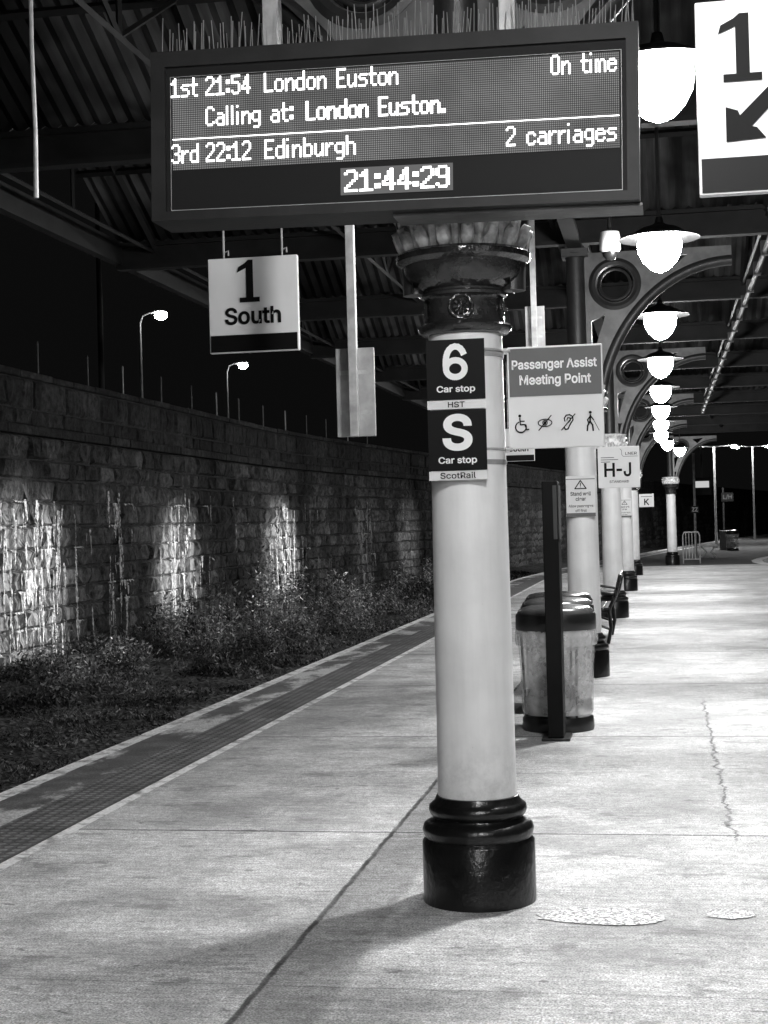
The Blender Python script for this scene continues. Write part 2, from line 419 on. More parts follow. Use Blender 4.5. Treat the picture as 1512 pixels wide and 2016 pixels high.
# retaining wall built course by course from rock faced blocks
Yw=frange(2,230,1.0)
ZS=3.22; ZT=4.18
wall=thing('stone_retaining_wall',(0,0,0),'tall dark rock faced stone retaining wall streaked with lime','wall')
b=MB(); strip(b,-10.50,-10.50,Yw,-1.2,ZT+.05); strip(b,-10.85,-10.85,Yw,ZS,ZT+.05); addobj('wall_core',b,M_mortar,wall)
lime=MB()
def seep(y):
    return max(math.exp(-((y-c)/w)**2) for c,w in ((24.4,1.9),(32.3,1.1),(41.5,1.5),(50,1.0),(28.4,.5)))
def courses(wf,za,zb,rough,withlime):
    z=za; cour=0
    while z<zb-.02:
        h=min(.29+.13*rnd(),zb-z)
        if zb-(z+h)<.15: h=zb-z
        y=6+rnd()
        while y<226:
            l=(.38+.75*rnd()**1.4)*(1 if y<70 else 2)
            g_=.010+.012*rnd(); proud=.02+.08*rnd()*rough
            nu,nv=(6,4) if y<60 else (3,3)
            b=len(wf.v)
            for j in range(nv+1):
                for i in range(nu+1):
                    u=i/nu; v=j/nv
                    if y<60:
                        u=(0,.06,.3,.5,.7,.94,1)[i]; v=(0,.1,.5,.9,1)[j]
                    yy=y+g_+(l-2*g_)*u; zz=z+g_*.7+(h-1.4*g_)*v
                    edge=(i in (0,nu)) or (j in (0,nv))
                    x=-10.50
                    if not edge: x+=proud+rough*(.09*noise.noise(Vector((yy*3.5,zz*5,cour*.37)))+.05*noise.noise(Vector((yy*9,zz*9,cour*.37))))
                    else:
                        yy+=.028*noise.noise(Vector((yy*9,zz*9,3))); zz+=.028*noise.noise(Vector((yy*9,zz*9,7)))
                    wf.v.append((x+bend(yy),yy,zz))
            for j in range(nv):
                for i in range(nu):
                    q=b+j*(nu+1)+i; wf.f.append((q,q+1,q+nu+2,q+nu+1))
            sp_=seep(y)
            if withlime and z<2.4 and z>-.6 and y<64 and rnd()<.04+.45*sp_:
                yy=y+rnd()*.3*l; ye=yy+l*(.25+.5*rnd())
                nn=max(4,int((ye-yy)/.035)); bb=len(lime.v); ph=rnd()*50
                for i in range(nn+1):
                    q=yy+(ye-yy)*i/nn; t_=.010+.016*noise.noise(Vector((q*9,ph,1)))
                    dn=max(0,noise.noise(Vector((q*6,ph,4)))-.15)*.9+max(0,noise.noise(Vector((q*22,ph,4))))*.08
                    lime.v+=[(-10.385+bend(q),q,z+t_),(-10.365+bend(q),q,z-.006-dn*(.4+sp_))]
                for i in range(nn): lime.f.append((bb+2*i,bb+2*i+1,bb+2*i+3,bb+2*i+2))
            y+=l
        z+=h; cour+=1
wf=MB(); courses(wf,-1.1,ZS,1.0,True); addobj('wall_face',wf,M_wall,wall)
cnt=0
while cnt<240:
    y=11+48*rnd()
    if rnd()>.03+seep(y): continue
    cnt+=1
    zt=-.2+2.6*rnd(); ln=.3+1.9*rnd()*rnd(); w0=.014+.05*rnd()*rnd(); zz=zt; yy=y; bb=len(lime.v); n_=0
    while zz>zt-ln:
        f=1-(zt-zz)/ln; ww=w0*(.3+.9*f)*(.2+1.4*rnd())
        lime.v+=[(-10.35+bend(yy),yy-ww,zz),(-10.35+bend(yy),yy+ww,zz)]
        yy+=(rnd()-.5)*.035; zz-=.045; n_+=1
    for i in range(n_-1): lime.f.append((bb+2*i,bb+2*i+1,bb+2*i+3,bb+2*i+2))
o=addobj('lime_deposit',lime,M_lime,wall); o['kind']='stuff'
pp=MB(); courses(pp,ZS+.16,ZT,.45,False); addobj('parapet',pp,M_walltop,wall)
def capping(za,zb,x1):
    m_=MB(); y=4.0
    while y<228:
        l=.9+.5*rnd(); j=.02*(rnd()-.5); k_=.03*(rnd()-.5)
        bx=bend(y); b=len(m_.v)
        for zz in (za,zb+j):
            m_.v+=[(-10.95+bx,y+.008,zz),(x1+k_+bx,y+.008,zz),(x1+k_+bend(y+l),y+l-.008,zz),(-10.95+bend(y+l),y+l-.008,zz)]
        m_.f+=[tuple(b+i for i in q) for q in ((0,3,2,1),(4,5,6,7),(0,1,5,4),(1,2,6,5),(2,3,7,6),(3,0,4,7))]
        y+=l
    return m_
addobj('string_course',capping(ZS,ZS+.16,-10.33),M_walltop,wall,bevel=.02)
addobj('coping',capping(ZT,ZT+.11,-10.40),M_walltop,wall,bevel=.025)
for i in range(14):
    Y=23.4+2.15*i+rnd()*.4-.2
    o=addobj('fence_post',MB().lathe([(.017,0),(.016,.40+.2*rnd()),(.02,.6),(.010,.63)],10),M_irongrey if i%3 else M_post,loc=(-10.65+bend(Y),Y,4.28),smooth=True)
    tag(o,'short slim fence post on top of the stone wall','fence post','fence posts on the wall')

# undergrowth
def hgt(x,y):
    h=.05+.28*max(0,noise.noise(Vector((x*.5,y*.35,5)))+.02)
    for (cx,cy,rx,ry,hh) in ((-8.6,30,1.3,3.2,1.15),(-7.9,33.5,.8,1.6,.85),(-9.3,22.5,.9,2.2,.45),(-8.3,38,1.2,3.5,1.1),(-7.7,25.5,1.0,1.8,.4),(-8.3,50,1.3,9,.8),(-9.7,27,.6,2,.4),(-9.4,35,.6,1.2,1.0)):
        d=((x-cx)/rx)**2+((y-cy)/ry)**2
        h+=hh*math.exp(-d)*(.55+1.2*noise.noise(Vector((x*2,y*1.3,8))))
    return max(.03,h*(.45 if x>-5.8 else 1))
vs=[];fs=[]
while len(fs)<200000:
    Y=9.5+60*rnd()**1.8; x=-4.5-5.9*rnd()
    nn=noise.noise(Vector((x*.9,Y*.7,9)))
    keep=1.0 if nn>.10 else (.30 if nn>-.08 else .03)
    keep*=min(1,max(.05,(-5.0-x)/2.4))
    h=hgt(x,Y)
    if h>.6: keep=max(keep,.8)
    if rnd()>keep: continue
    xb=x+bend(Y); g=gz(x,Y)-.02
    top=g+h*(.3+1.1*rnd()); lean=Vector(((rnd()-.5)*.35,(rnd()-.5)*.35,0))
    kk=int(5+14*rnd()*(.4+h)); s0=.008+.014*rnd()+.0004*Y
    for q in range(kk):
        f=rnd()**.8; p=Vector((xb,Y,g+(top-g)*f))+lean*f+Vector(((rnd()-.5)*.14,(rnd()-.5)*.14,0))
        a=Vector((rnd()-.5,rnd()-.5,(rnd()-.5)*.9)).normalized(); c=a.cross(Vector((rnd()-.5,rnd()-.5,rnd()-.5))).normalized()
        s=s0*(.5+1.0*rnd()); b=len(vs)
        vs+=[tuple(p-a*s*1.5),tuple(p+c*s*.5),tuple(p+a*s*1.5),tuple(p-c*s*.5)]
        fs.append((b,b+1,b+2,b+3))
    if rnd()<.45:
        b=len(vs); p0=Vector((xb,Y,g)); p1=Vector((xb,Y,top+.14*rnd()))+lean*1.2
        vs+=[tuple(p0),tuple(p0+Vector((.007,0,0))),tuple(p1+Vector((.003,0,0))),tuple(p1)]; fs.append((b,b+1,b+2,b+3))
m=bpy.data.meshes.new('undergrowth'); m.from_pydata(vs,[],fs)
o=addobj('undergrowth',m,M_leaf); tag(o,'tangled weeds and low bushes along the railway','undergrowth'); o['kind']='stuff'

# ---------------------------------------------------------------- columns
LEFT=[]
def make_column(loc):
    e=thing('platform_column',loc,'cream cast iron platform column with glossy black base','column','canopy columns along the platform')
    addobj('shaft',MB().lathe([(.162,.40),(.160,.9),(.156,1.6),(.152,2.33)],64),M_shaft,e,smooth=True)
    base=[(.232,0),(.232,.245),(.228,.25),(.218,.262),(.226,.275),(.230,.295),(.224,.315),(.205,.328),(.188,.336),(.184,.345),(.196,.356),(.203,.373),(.200,.392),(.188,.402),(.178,.41),(.170,.43),(.163,.432)]
    addobj('column_base',MB().lathe(base,72),M_black,e,smooth=True)
    cap=[(.154,2.322),(.176,2.328),(.192,2.345),(.194,2.36),(.180,2.375),(.158,2.382),(.152,2.40),(.152,2.48),(.160,2.492),(.176,2.500),(.180,2.512),(.168,2.522),(.170,2.530),(.200,2.545),(.228,2.575),(.243,2.61),(.248,2.645),(.262,2.652),(.277,2.665),(.279,2.69),(.268,2.703),(.235,2.706),(.15,2.71)]
    cap=[(r,2.322+(z-2.322)*.89) for r,z in cap]
    addobj('capital',MB().lathe(cap,72),M_irongloss,e,smooth=True)
    lm=MB()
    lm.lathe([(.228,2.655),(.232,2.69),(.242,2.75),(.258,2.82),(.275,2.88),(.12,2.90)],64)
    for i in range(16):
        a=2*pi*(i+.5)/16; ca,sa=math.cos(a),math.sin(a)
        lm.tube([(ca*.236,sa*.236,2.664),(ca*.244,sa*.244,2.69),(ca*.258,sa*.258,2.72),(ca*.278,sa*.278,2.745),(ca*.29,sa*.29,2.74)],[.022,.030,.028,.022,.010],8)
        a=2*pi*i/16; ca,sa=math.cos(a),math.sin(a)
        lm.tube([(ca*.232,sa*.232,2.664),(ca*.244,sa*.244,2.73),(ca*.262,sa*.262,2.80),(ca*.284,sa*.284,2.82)],[.014,.018,.018,.010],8)
    addobj('leaf_capital',lm,M_leaf_cap,e,smooth=True)
    for i in range(4):
        a=-pi/2+2*pi*i/4+.03
        r=MB()
        for k in range(8):
            t=2*pi*k/8; r.tube([(.012*math.cos(t),0,.012*math.sin(t)),(.032*math.cos(t),-.008,.032*math.sin(t))],[.006,.009],6)
        r.tube([(.046*math.cos(2*pi*k/24),-.004,.046*math.sin(2*pi*k/24)) for k in range(24)],.008,6,True)
        r.tube([(0,0,0),(0,-.024,0)],[.014,.008],8)
        o=addobj('rosette',r,M_irongloss,e,(.152*math.cos(a),.152*math.sin(a),2.428),True)
        o.rotation_euler=(0,0,a+pi/2)
    addobj('upper_post',MB().lathe([(.10,2.9),(.095,4.15),(.14,4.2)],24).box(-.13,.13,-.13,.13,4.16,4.24),M_iron,e,smooth=True)
    for sg in (1,-1):
        cx,cz,rx,rz=1.52,2.50,1.32,1.56
        arc=[(cx-rx*math.cos(t),cz+rz*math.sin(t)) for t in [pi/2*i/32 for i in range(33)]]
        outer=[(x*sg,z) for x,z in arc]+[(1.52*sg,4.2),(.09*sg,4.2),(.09*sg,2.50)]
        def circ(x,z,r,n=32): return [((x+r*math.cos(2*pi*i/n))*sg,z+r*math.sin(2*pi*i/n)) for i in range(n)]
        holes=[circ(.385,3.88,.19),[(.145*sg,3.15),(.145*sg,3.52),(.285*sg,3.58)],[(.74*sg,4.10),(1.10*sg,4.14),(.90*sg,3.97)],[(.14*sg,2.80),(.14*sg,3.06),(.20*sg,3.06)]]
        br=addobj('bracket',curve_mesh('spandrel',[outer]+holes,.03),M_irongrey,e)
        if sg<0: LEFT.append(br)
        rib=MB().tube([(x*sg,0,z) for x,z in arc],.055,10)
        b=len(rib.v)
        for x,z in arc: rib.v+=[(x*sg,-.10,z),(x*sg,.10,z)]
        for i in range(len(arc)-1): rib.f.append((b+2*i,b+2*i+1,b+2*i+3,b+2*i+2))
        addobj('arch_rib',rib,M_iron,br,smooth=True)
        addobj('ring',MB().tube([((.385+.225*math.cos(2*pi*i/40))*sg,0,3.88+.225*math.sin(2*pi*i/40)) for i in range(40)],.046,8,True).tube([((.385+.15*math.cos(2*pi*i/40))*sg,0,3.88+.15*math.sin(2*pi*i/40)) for i in range(40)],.014,8,True),M_iron,br,smooth=True)
    return e
col=make_column((-.78,6.32,0))
for k in range(1,5):
    Y=6.32+9.1*k; dup(col,(-.78,Y,0),None,LEFT)
dup(col,(.31,51.4,0),None,LEFT)

# ---------------------------------------------------------------- canopy
can=thing('platform_canopy',(0,0,4.2),'dark iron station canopy with corrugated ridged roof','station canopy')
def P(x,y,z): return (x+bend(y),y,z-4.2)
XL,XR=-5.6,8.2
sh=MB(); nx=420
for k in range(-2,11):
    y0=1.9+4.55*k; ym=y0+2.275; y1=y0+4.55
    for (a,za,b_,zb) in ((y0,4.62,ym,5.75),(ym,5.75,y1,4.62)):
        b=len(sh.v)
        for s_ in range(2):
            y=a+(b_-a)*s_; z=za+(zb-za)*s_
            for i in range(nx+1):
                x=XL+(XR-XL)*i/nx
                sh.v.append(P(x,y,z+.022*math.sin(i*pi/2)))
        for i in range(nx):
            q=b+i; sh.f.append((q,q+1,q+nx+2,q+nx+1))
addobj('roof_sheeting',sh,M_sheet,can,smooth=True)
g=MB()
for za,zb in ((4.24,4.30),(4.56,4.62)):
    Ys=frange(-6,53,1.5); bb=len(g.v)
    for Y in Ys:
        X=-.78+bend(Y); g.v+=[(X-.07,Y,za-4.2),(X+.07,Y,za-4.2),(X+.07,Y,zb-4.2),(X-.07,Y,zb-4.2)]
    for i in range(len(Ys)-1):
        for j in range(4): g.f.append((bb+4*i+j,bb+4*i+(j+1)%4,bb+4*i+4+(j+1)%4,bb+4*i+4+j))
y=-6
while y<52:
    g.tube([P(-.78,y,4.3),P(-.78,y+.45,4.56),P(-.78,y+.9,4.3)],.018,6); y+=.9
addobj('longitudinal_girder',g,M_roofdark,can)
eb=MB()
for x in (XL,XR-.1):
    Ys=frange(-6,53,1.5); bb=len(eb.v)
    for Y in Ys:
        X=x+bend(Y); eb.v+=[(X-.05,Y,.18),(X+.05,Y,.18),(X+.05,Y,.42),(X-.05,Y,.42)]
    for i in range(len(Ys)-1):
        for j in range(4): eb.f.append((bb+4*i+j,bb+4*i+(j+1)%4,bb+4*i+4+(j+1)%4,bb+4*i+4+j))
addobj('edge_beam',eb,M_roofdark,can)
for k in range(-1,12):
    y0=1.9+4.55*k; o_=bend(y0); t=MB()
    t.box(XL+o_,XR+o_,y0-.07,y0+.07,.12,.16); t.box(XL+o_,XR+o_,y0-.07,y0+.07,.36,.40); t.box(XL+o_,XR+o_,y0-.015,y0+.015,.16,.36)
    x=XL+.4
    while x<XR:
        if k<11:
            t.tube([P(x,y0,4.55),P(x,y0+2.275,5.66)],.04,4); t.tube([P(x,y0+4.55,4.55),P(x,y0+2.275,5.66)],.04,4)
            t.tube([P(x,y0,4.50),P(x,y0+4.55,4.50)],.022,4)
            t.tube([P(x,y0+2.275,4.5),P(x,y0+2.275,5.66)],.02,4)
            if k%2: t.tube([P(x,y0+2.275,4.5),P(x,y0+1.14,5.1)],.02,4); t.tube([P(x,y0+2.275,4.5),P(x,y0+3.41,5.1)],.02,4)
        x+=2.1
    for f in (.5,1):
        if k<11:
            z=4.55+(5.64-4.55)*f
            t.tube([P(XL,y0+2.275*f,z),P(XR,y0+2.275*f,z)],.035,4)
            if f<1: t.tube([P(XL,y0+4.55-2.275*f,z),P(XR,y0+4.55-2.275*f,z)],.035,4)
    addobj('roof_truss',t,M_roofdark,can)
cd=MB(); Ys=frange(3,40,1.3)
cd.tube([P(1.1,Y,4.22) for Y in Ys],.03,8)
for Y in Ys: cd.box(1.06+bend(Y),1.14+bend(Y),Y-.04,Y+.04,-.02,.13)
addobj('conduit',cd,M_iron,can,smooth=True)

# ---------------------------------------------------------------- hanging lamps
def make_lamp(loc):
    e=thing('hanging_lamp',loc,'lit bell shaped lamp hanging under the canopy','lamp','hanging lamps under the canopy')
    sh=[(.0,.17),(.025,.165),(.035,.12),(.07,.10),(.13,.085),(.18,.06),(.20,.040),(.25,.028),(.305,.010),(.308,-.002),(.25,.014),(.185,.024),(.10,.035),(.0,.045)]
    addobj('lamp_shade',MB().lathe([(max(r,.001),z) for r,z in sh],48),M_enamel,e,smooth=True)
    bw=[(.158,.015),(.170,-.04),(.160,-.11),(.125,-.18),(.07,-.235),(.015,-.258)]
    addobj('lamp_bowl',MB().lathe(bw,20),M_bowl,e,smooth=True)
    addobj('stem',MB().tube([(0,0,.16),(0,0,.86)],.014,8),M_iron,e,smooth=True)
    return e
lamp=make_lamp((.04,7.42,3.69))
LY=[7.42+4.55*n_ for n_ in range(-2,10)]
for n_ in (-2,-1,1,2,3,4,5,6,7,8,9):
    Y=7.42+4.55*n_; dup(lamp,(.04+bend(Y),Y,3.69))
for i,Y in enumerate(LY[1:9]):   # the lamps' own downward beam
    L=bpy.data.lights.new('lamp_beam','SPOT'); L.energy=(240,300,430,330,330,330,330,330)[i]; L.spot_size=math.radians(62 if i>1 else 84); L.spot_blend=.55; L.shadow_soft_size=.05
    o=bpy.data.objects.new('lamp_beam',L); C.objects.link(o); o.location=(.04+bend(Y),Y,3.40)
for (ly,wy,wz,pw,sz) in ((25.6,24.0,.5,7500,27),(34.7,32.4,.5,10500,21),(43.8,41.4,.7,10500,21),(52,56,.8,2500,20)):  # added spots without a fixture, throwing light pools on the wall
    L=bpy.data.lights.new('added_wall_wash','SPOT'); L.energy=pw; L.spot_size=math.radians(sz); L.spot_blend=1; L.shadow_soft_size=.1
    o=bpy.data.objects.new('added_wall_wash',L); C.objects.link(o)
    p=Vector((-.35+bend(ly),ly,3.42)); o.location=p
    o.rotation_euler=(Vector((-10.4,wy,wz))-p).to_track_quat('-Z','Y').to_euler()

# ---------------------------------------------------------------- departure display
G={
'1':["..#..",".##..","###..","..#..","..#..","..#..","..#..","..#..","#####"],
'2':[".###.","#...#","....#","....#","...#.","..#..",".#...","#....","#####"],
'3':[".###.","#...#","....#","....#","..##.","....#","....#","#...#",".###."],
'4':["...#.","..##.","..##.",".#.#.",".#.#.","#..#.","#####","...#.","...#."],
'5':["#####","#....","#....","####.","....#","....#","....#","#...#",".###."],
'9':[".###.","#...#","#...#","#...#",".####","....#","....#","#...#",".###."],
'L':["#....","#....","#....","#....","#....","#....","#....","#....","#####"],
'E':["#####","#....","#....","#....","####.","#....","#....","#....","#####"],
'O':[".###.","#...#","#...#","#...#","#...#","#...#","#...#","#...#",".###."],
'C':[".###.","#...#","#....","#....","#....","#....","#....","#...#",".###."],
'd':["....#","....#","....#",".####","#...#","#...#","#...#","#...#",".####"],
'b':["#....","#....","#....","####.","#...#","#...#","#...#","#...#","####."],
'h':["#....","#....","#....","####.","#...#","#...#","#...#","#...#","#...#"],
'l':["#.","#.","#.","#.","#.","#.","#.","#.","#."],
'i':["#.","..","..","#.","#.","#.","#.","#.","#."],
't':[".#..",".#..",".#..","####",".#..",".#..",".#..",".#..","..##"],
':':["..","..","##","##","..","..","##","##",".."],
'.':["..","..","..","..","..","..","..","##","##"],
' ':["...."]*9,
'o':["","","",".###.","#...#","#...#","#...#","#...#",".###."],
'n':["","","","#.##.","##..#","#...#","#...#","#...#","#...#"],
'u':["","","","#...#","#...#","#...#","#...#","#..##",".##.#"],
's':["","","",".####","#....",".###.","....#","....#","####."],
'e':["","","",".###.","#...#","#####","#....","#...#",".###."],
'a':["","","",".###.","....#",".####","#...#","#...#",".####"],
'c':["","","",".###.","#...#","#....","#....","#...#",".###."],
'r':["","","","#.##","##..","#...","#...","#...","#..."],
'g':["","","",".####","#...#","#...#","#...#",".####","....#","....#",".###."],
'm':["","","","##.##.","#.#..#","#.#..#","#.#..#","#.#..#","#.#..#"],
}
disp=thing('departure_display',(-.977,5.75,3.075),'dark rectangular LED train departure display with bird spikes','display board')
disp.rotation_euler=(0,math.radians(1.0),0)
W,H=.935,.33; WL=W+.012
hs=MB()
hs.box(-WL,W,.03,.25,-H,H)
hs.box(-WL,W,0,.03,-H,-H+.035); hs.box(-WL,W,0,.03,H-.06,H); hs.box(-WL,-W+.045,0,.03,-H+.035,H-.06); hs.box(W-.045,W,0,.03,-H+.035,H-.06)
addobj('housing',hs,M_house,disp)
addobj('trim_lip',MB().box(.0,W+.010,.06,.245,-H-.012,-H-.001),M_irongrey,disp)
addobj('screen_glass',MB().rect(-W+.045,W-.045,-H+.035,H-.06,.022),M_glass,disp)
bl=MB(); x0,x1,z0,z1=-W+.062,W-.062,2.785-3.075,.232
for a in ((x0,x1,z0,z0+.003),(x0,x1,z1,z1+.002),(x0,x0+.0025,z0+.003,z1),(x1-.0025,x1,z0+.003,z1)): bl.rect(*a,.017)
addobj('screen_border',bl,M_border,disp)
addobj('led_panel',MB().rect(x0+.008,x1-.008,2.943-3.075,.226,.016),M_ledpanel,disp)
def led(body,xa,xb,zb,pz=.0083,y=.012,fat=1.0,bold=False,name='led_text'):
    w=0
    for ch in body: w+=max(len(r) for r in G[ch])+1
    w-=1; px=(xb-xa)/w; mb=MB(); cx=0
    for ch in body:
        for r,row in enumerate(G[ch]):
            for c_,q in enumerate(row):
                if q=='#':
                    X=xa+(cx+c_+.5)*px; Z=zb+(8-r+.5)*pz; hx=px*.5*(1.5 if bold else 1.12)*fat; hz=pz*.5*.95
                    nj=((cx+c_)%2)*.0004+(r%2)*.0002
                    mb.rect(X-hx,X+hx,Z-hz,Z+hz,y-nj)
        cx+=max(len(r) for r in G[ch])+1
    return addobj(name,mb,M_led,disp)
ox=.977; oz=3.075
led("1st",-1.845+ox,-1.737+ox,3.226-oz); led("21:54",-1.705+ox,-1.525+ox,3.226-oz); led("London Euston",-1.470+ox,-.945+ox,3.226-oz)
led("On time",-.365+ox,-.122+ox,3.226-oz)
led("Calling at:",-1.705+ox,-1.355+ox,3.108-oz); led("London Euston.",-1.304+ox,-.765+ox,3.108-oz,bold=True)
led("3rd",-1.845+ox,-1.735+ox,2.968-oz); led("22:12",-1.705+ox,-1.525+ox,2.968-oz); led("Edinburgh",-1.470+ox,-1.112+ox,2.968-oz)
led("2 carriages",-.535+ox,-.125+ox,2.968-oz)
addobj('led_divider',MB().rect(x0+.01,x1-.01,3.060-oz,3.0640-oz,.012),M_led,disp)
addobj('clock_panel',MB().rect(-1.172+ox,-.738+ox,2.814-oz,2.918-oz,.014),M_clockbg,disp)
led("21:44:29",-1.155+ox,-.752+ox,2.825-oz,.0093,.010,1.25,False,'clock_digits')
sp=MB(); x=-W+.02
while x<W-.02:
    for q in range(3):
        l=.08+.08*rnd(); sp.tube([(x+.008*q,.05+.07*q,H),(x+.008*q+(rnd()-.5)*.018,.05+.07*q+(rnd()-.5)*.04,H+l)],.0018,4)
    x+=.034*(.7+.6*rnd())
sp.box(-W+.02,W-.02,.04,.21,H+.001,H+.005)
addobj('bird_spikes',sp,M_spike,disp)
for x in (-.49,.44): addobj('support_pole',MB().box(x-.032,x+.032,.10,.16,H,1.45),M_post,disp,bevel=.004)
scr=MB()
for x in (-.9,-.45,.0,.45,.9):
    for z in (H-.03,-H+.017): scr.disc(x,z,.005,-.002,10)
addobj('screws',scr,M_house,disp)

# ---------------------------------------------------------------- signs
e=thing('car_stop_sign',(-.80,6.135,1.726),'black and white car stop plate fixed to the column','sign')
addobj('panel',MB().box(-.118,.118,0,.006,.322,.564).box(-.118,.118,0,.006,.036,.280),M_signblack,e)
addobj('white_strip',MB().box(-.118,.118,-.001,.006,.284,.319).box(-.118,.118,-.001,.006,-.002,.034),M_white,e)
six=MB(); sc=.150; zb=.399
sx_=[(.25*math.cos(t)*sc,zb+(.31+.225*math.sin(t))*sc) for t in [2*pi*i/36 for i in range(37)]]
six.stroke(sx_,.165*sc,-.004)
hk=[(-.25,.31),(-.256,.42),(-.25,.54),(-.232,.65),(-.2,.745),(-.15,.825),(-.085,.88),(0,.905),(.08,.89),(.15,.845),(.2,.775),(.228,.71)]
hk2=[]
for i in range(len(hk)-1):
    for f in (0,.33,.66): hk2.append((hk[i][0]+(hk[i+1][0]-hk[i][0])*f,hk[i][1]+(hk[i+1][1]-hk[i][1])*f))
hk2.append(hk[-1])
six.stroke([(a*sc,zb+b_*sc) for a,b_ in hk2],.165*sc,-.0055)
addobj('lettering',six,M_inkwhite,e)
text('Car stop',-.078,.078,.345,.378,-.004,M_inkwhite,e,.03)
text('HST',-.034,.034,.290,.313,-.005,M_ink,e,.014)
text('S',-.060,.062,.115,.264,-.004,M_inkwhite,e,.045)
text('Car stop',-.078,.078,.058,.092,-.004,M_inkwhite,e,.03)
text('ScotRail',-.072,.072,.004,.029,-.005,M_ink,e,.016)
addobj('mounting_strap',MB().lathe([(.156,.50),(.158,.51),(.156,.52)],40,.02,.185).lathe([(.158,.06),(.160,.07),(.158,.08)],40,.02,.185),M_post,e,smooth=True)

e=thing('assistance_sign',(-.610,6.32,1.848),'white and grey passenger assist meeting point sign','sign')
w,h=.39,.42
addobj('panel',MB().box(0,w,0,.012,0,h),M_white,e,bevel=.006)
addobj('header_panel',MB().rect(.008,w-.006,.215,h-.008,-.003),M_signgrey,e)
text('Passenger Assist',.020,.367,.316,.366,-.006,M_inkwhite,e,.04)
text('Meeting Point',.050,.342,.251,.303,-.006,M_inkwhite,e,.04)
ic=MB(); y=-.004; lw=.0050
cx=.055; cz=.10
ic.disc(cx-.008,cz+.036,.006,y); ic.stroke([(cx-.008,cz+.026),(cx-.006,cz+.0),(cx+.012,cz+.0),(cx+.020,cz-.022),(cx+.028,cz-.020)],lw,y); ic.stroke([(cx-.006,cz+.014),(cx+.010,cz+.014)],lw,y)
ic.stroke([(cx-.004+.022*math.cos(t),cz-.010+.022*math.sin(t)) for t in [pi*.62+i*.3 for i in range(17)]],lw,y-.001)
cx=.150
ic.stroke([(cx+.028*math.cos(t),cz+.004+.015*math.sin(t)) for t in [i*pi/10 for i in range(21)]],lw*.8,y); ic.disc(cx,cz+.004,.006,y); ic.stroke([(cx+.0095*math.cos(t),cz+.004+.0095*math.sin(t)) for t in [i*pi/8 for i in range(17)]],lw*.6,y)
ic.stroke([(cx-.026,cz-.026),(cx+.026,cz+.034)],lw*.8,y-.002)
cx=.245
ic.stroke([(cx-.014,cz+.008),(cx-.016,cz+.02),(cx-.008,cz+.032),(cx+.006,cz+.034),(cx+.018,cz+.026),(cx+.019,cz+.012),(cx+.010,cz-.001),(cx+.004,cz-.012),(cx-.002,cz-.024),(cx-.012,cz-.026),(cx-.017,cz-.018)],lw,y)
ic.stroke([(cx-.006,cz+.012),(cx-.002,cz+.022),(cx+.008,cz+.020),(cx+.008,cz+.010),(cx+.000,cz+.002)],lw*.8,y); ic.stroke([(cx-.028,cz-.028),(cx+.028,cz+.036)],lw*.8,y-.002)
cx=.335
ic.disc(cx,cz+.040,.006,y); ic.stroke([(cx,cz+.030),(cx-.002,cz+.004),(cx-.012,cz-.014),(cx-.014,cz-.034)],lw*1.3,y); ic.stroke([(cx-.002,cz+.004),(cx+.008,cz-.012),(cx+.010,cz-.034)],lw*1.3,y-.001)
ic.stroke([(cx,cz+.026),(cx-.012,cz+.010),(cx-.008,cz-.002)],lw,y); ic.stroke([(cx,cz+.026),(cx+.012,cz+.010)],lw,y); ic.stroke([(cx+.012,cz+.010),(cx+.034,cz-.034)],lw*.5,y)
addobj('pictograms',ic,M_ink,e)
cl_=MB()
for z in (.405,-.0): cl_.lathe([(.158,z-.005),(.160,z),(.158,z+.005)],40,-.17,0); cl_.box(-.02,.0,-.006,.02,z-.012,z+.012); cl_.tube([(-.018,-.005,z),(.015,-.005,z)],.006,8)
addobj('clamp',cl_,M_post,e,smooth=True)

def num_sign(loc,kind,label):
    e=thing('platform_number_sign',loc,label,'sign','hanging platform number signs')
    w,h=.29,.60
    addobj('panel',MB().box(-w,w,0,.04,0,h),M_white,e,bevel=.004)
    addobj('lower_band',MB().rect(-w+.008,w-.008,.006,.112,-.003),M_signblack,e)
    if kind=='south':
        numeral_one(-.10,.045,.315,.582,-.005,e)
        text('South',-.185,.180,.175,.285,-.005,M_ink,e,.04)
    else:
        numeral_one(-.222,-.092,.345,.555,-.005,e)
        pts=[(-.205,.160),(-.085,.166),(-.112,.200),(-.128,.204),(-.03,.302),(-.062,.336),(-.162,.240),(-.168,.255),(-.205,.268)]
        me=curve_mesh('arrow',[pts]); me.materials.clear(); addobj('arrow',me,M_ink,e,(0,-.005,0))
    rd=MB()
    for x in (-.19,.19):
        rd.tube([(x,.02,h+.03),(x,.02,4.5-loc[2])],.007,6); rd.tube([(x,.02,h),(x,.02,h+.04),(x+.03,.02,h+.05),(x+.03,.02,h+.02)],.006,6)
    addobj('hanging_rod',rd,M_post,e,smooth=True)
    return e
num_sign((-2.5,9.4,2.665),'south','white hanging sign reading 1 South with black band')
num_sign((-2.55,28.2,2.66),'south','distant white hanging sign reading South')
num_sign((.433,4.86,2.545),'arrow','white hanging sign with 1 and diagonal arrow')

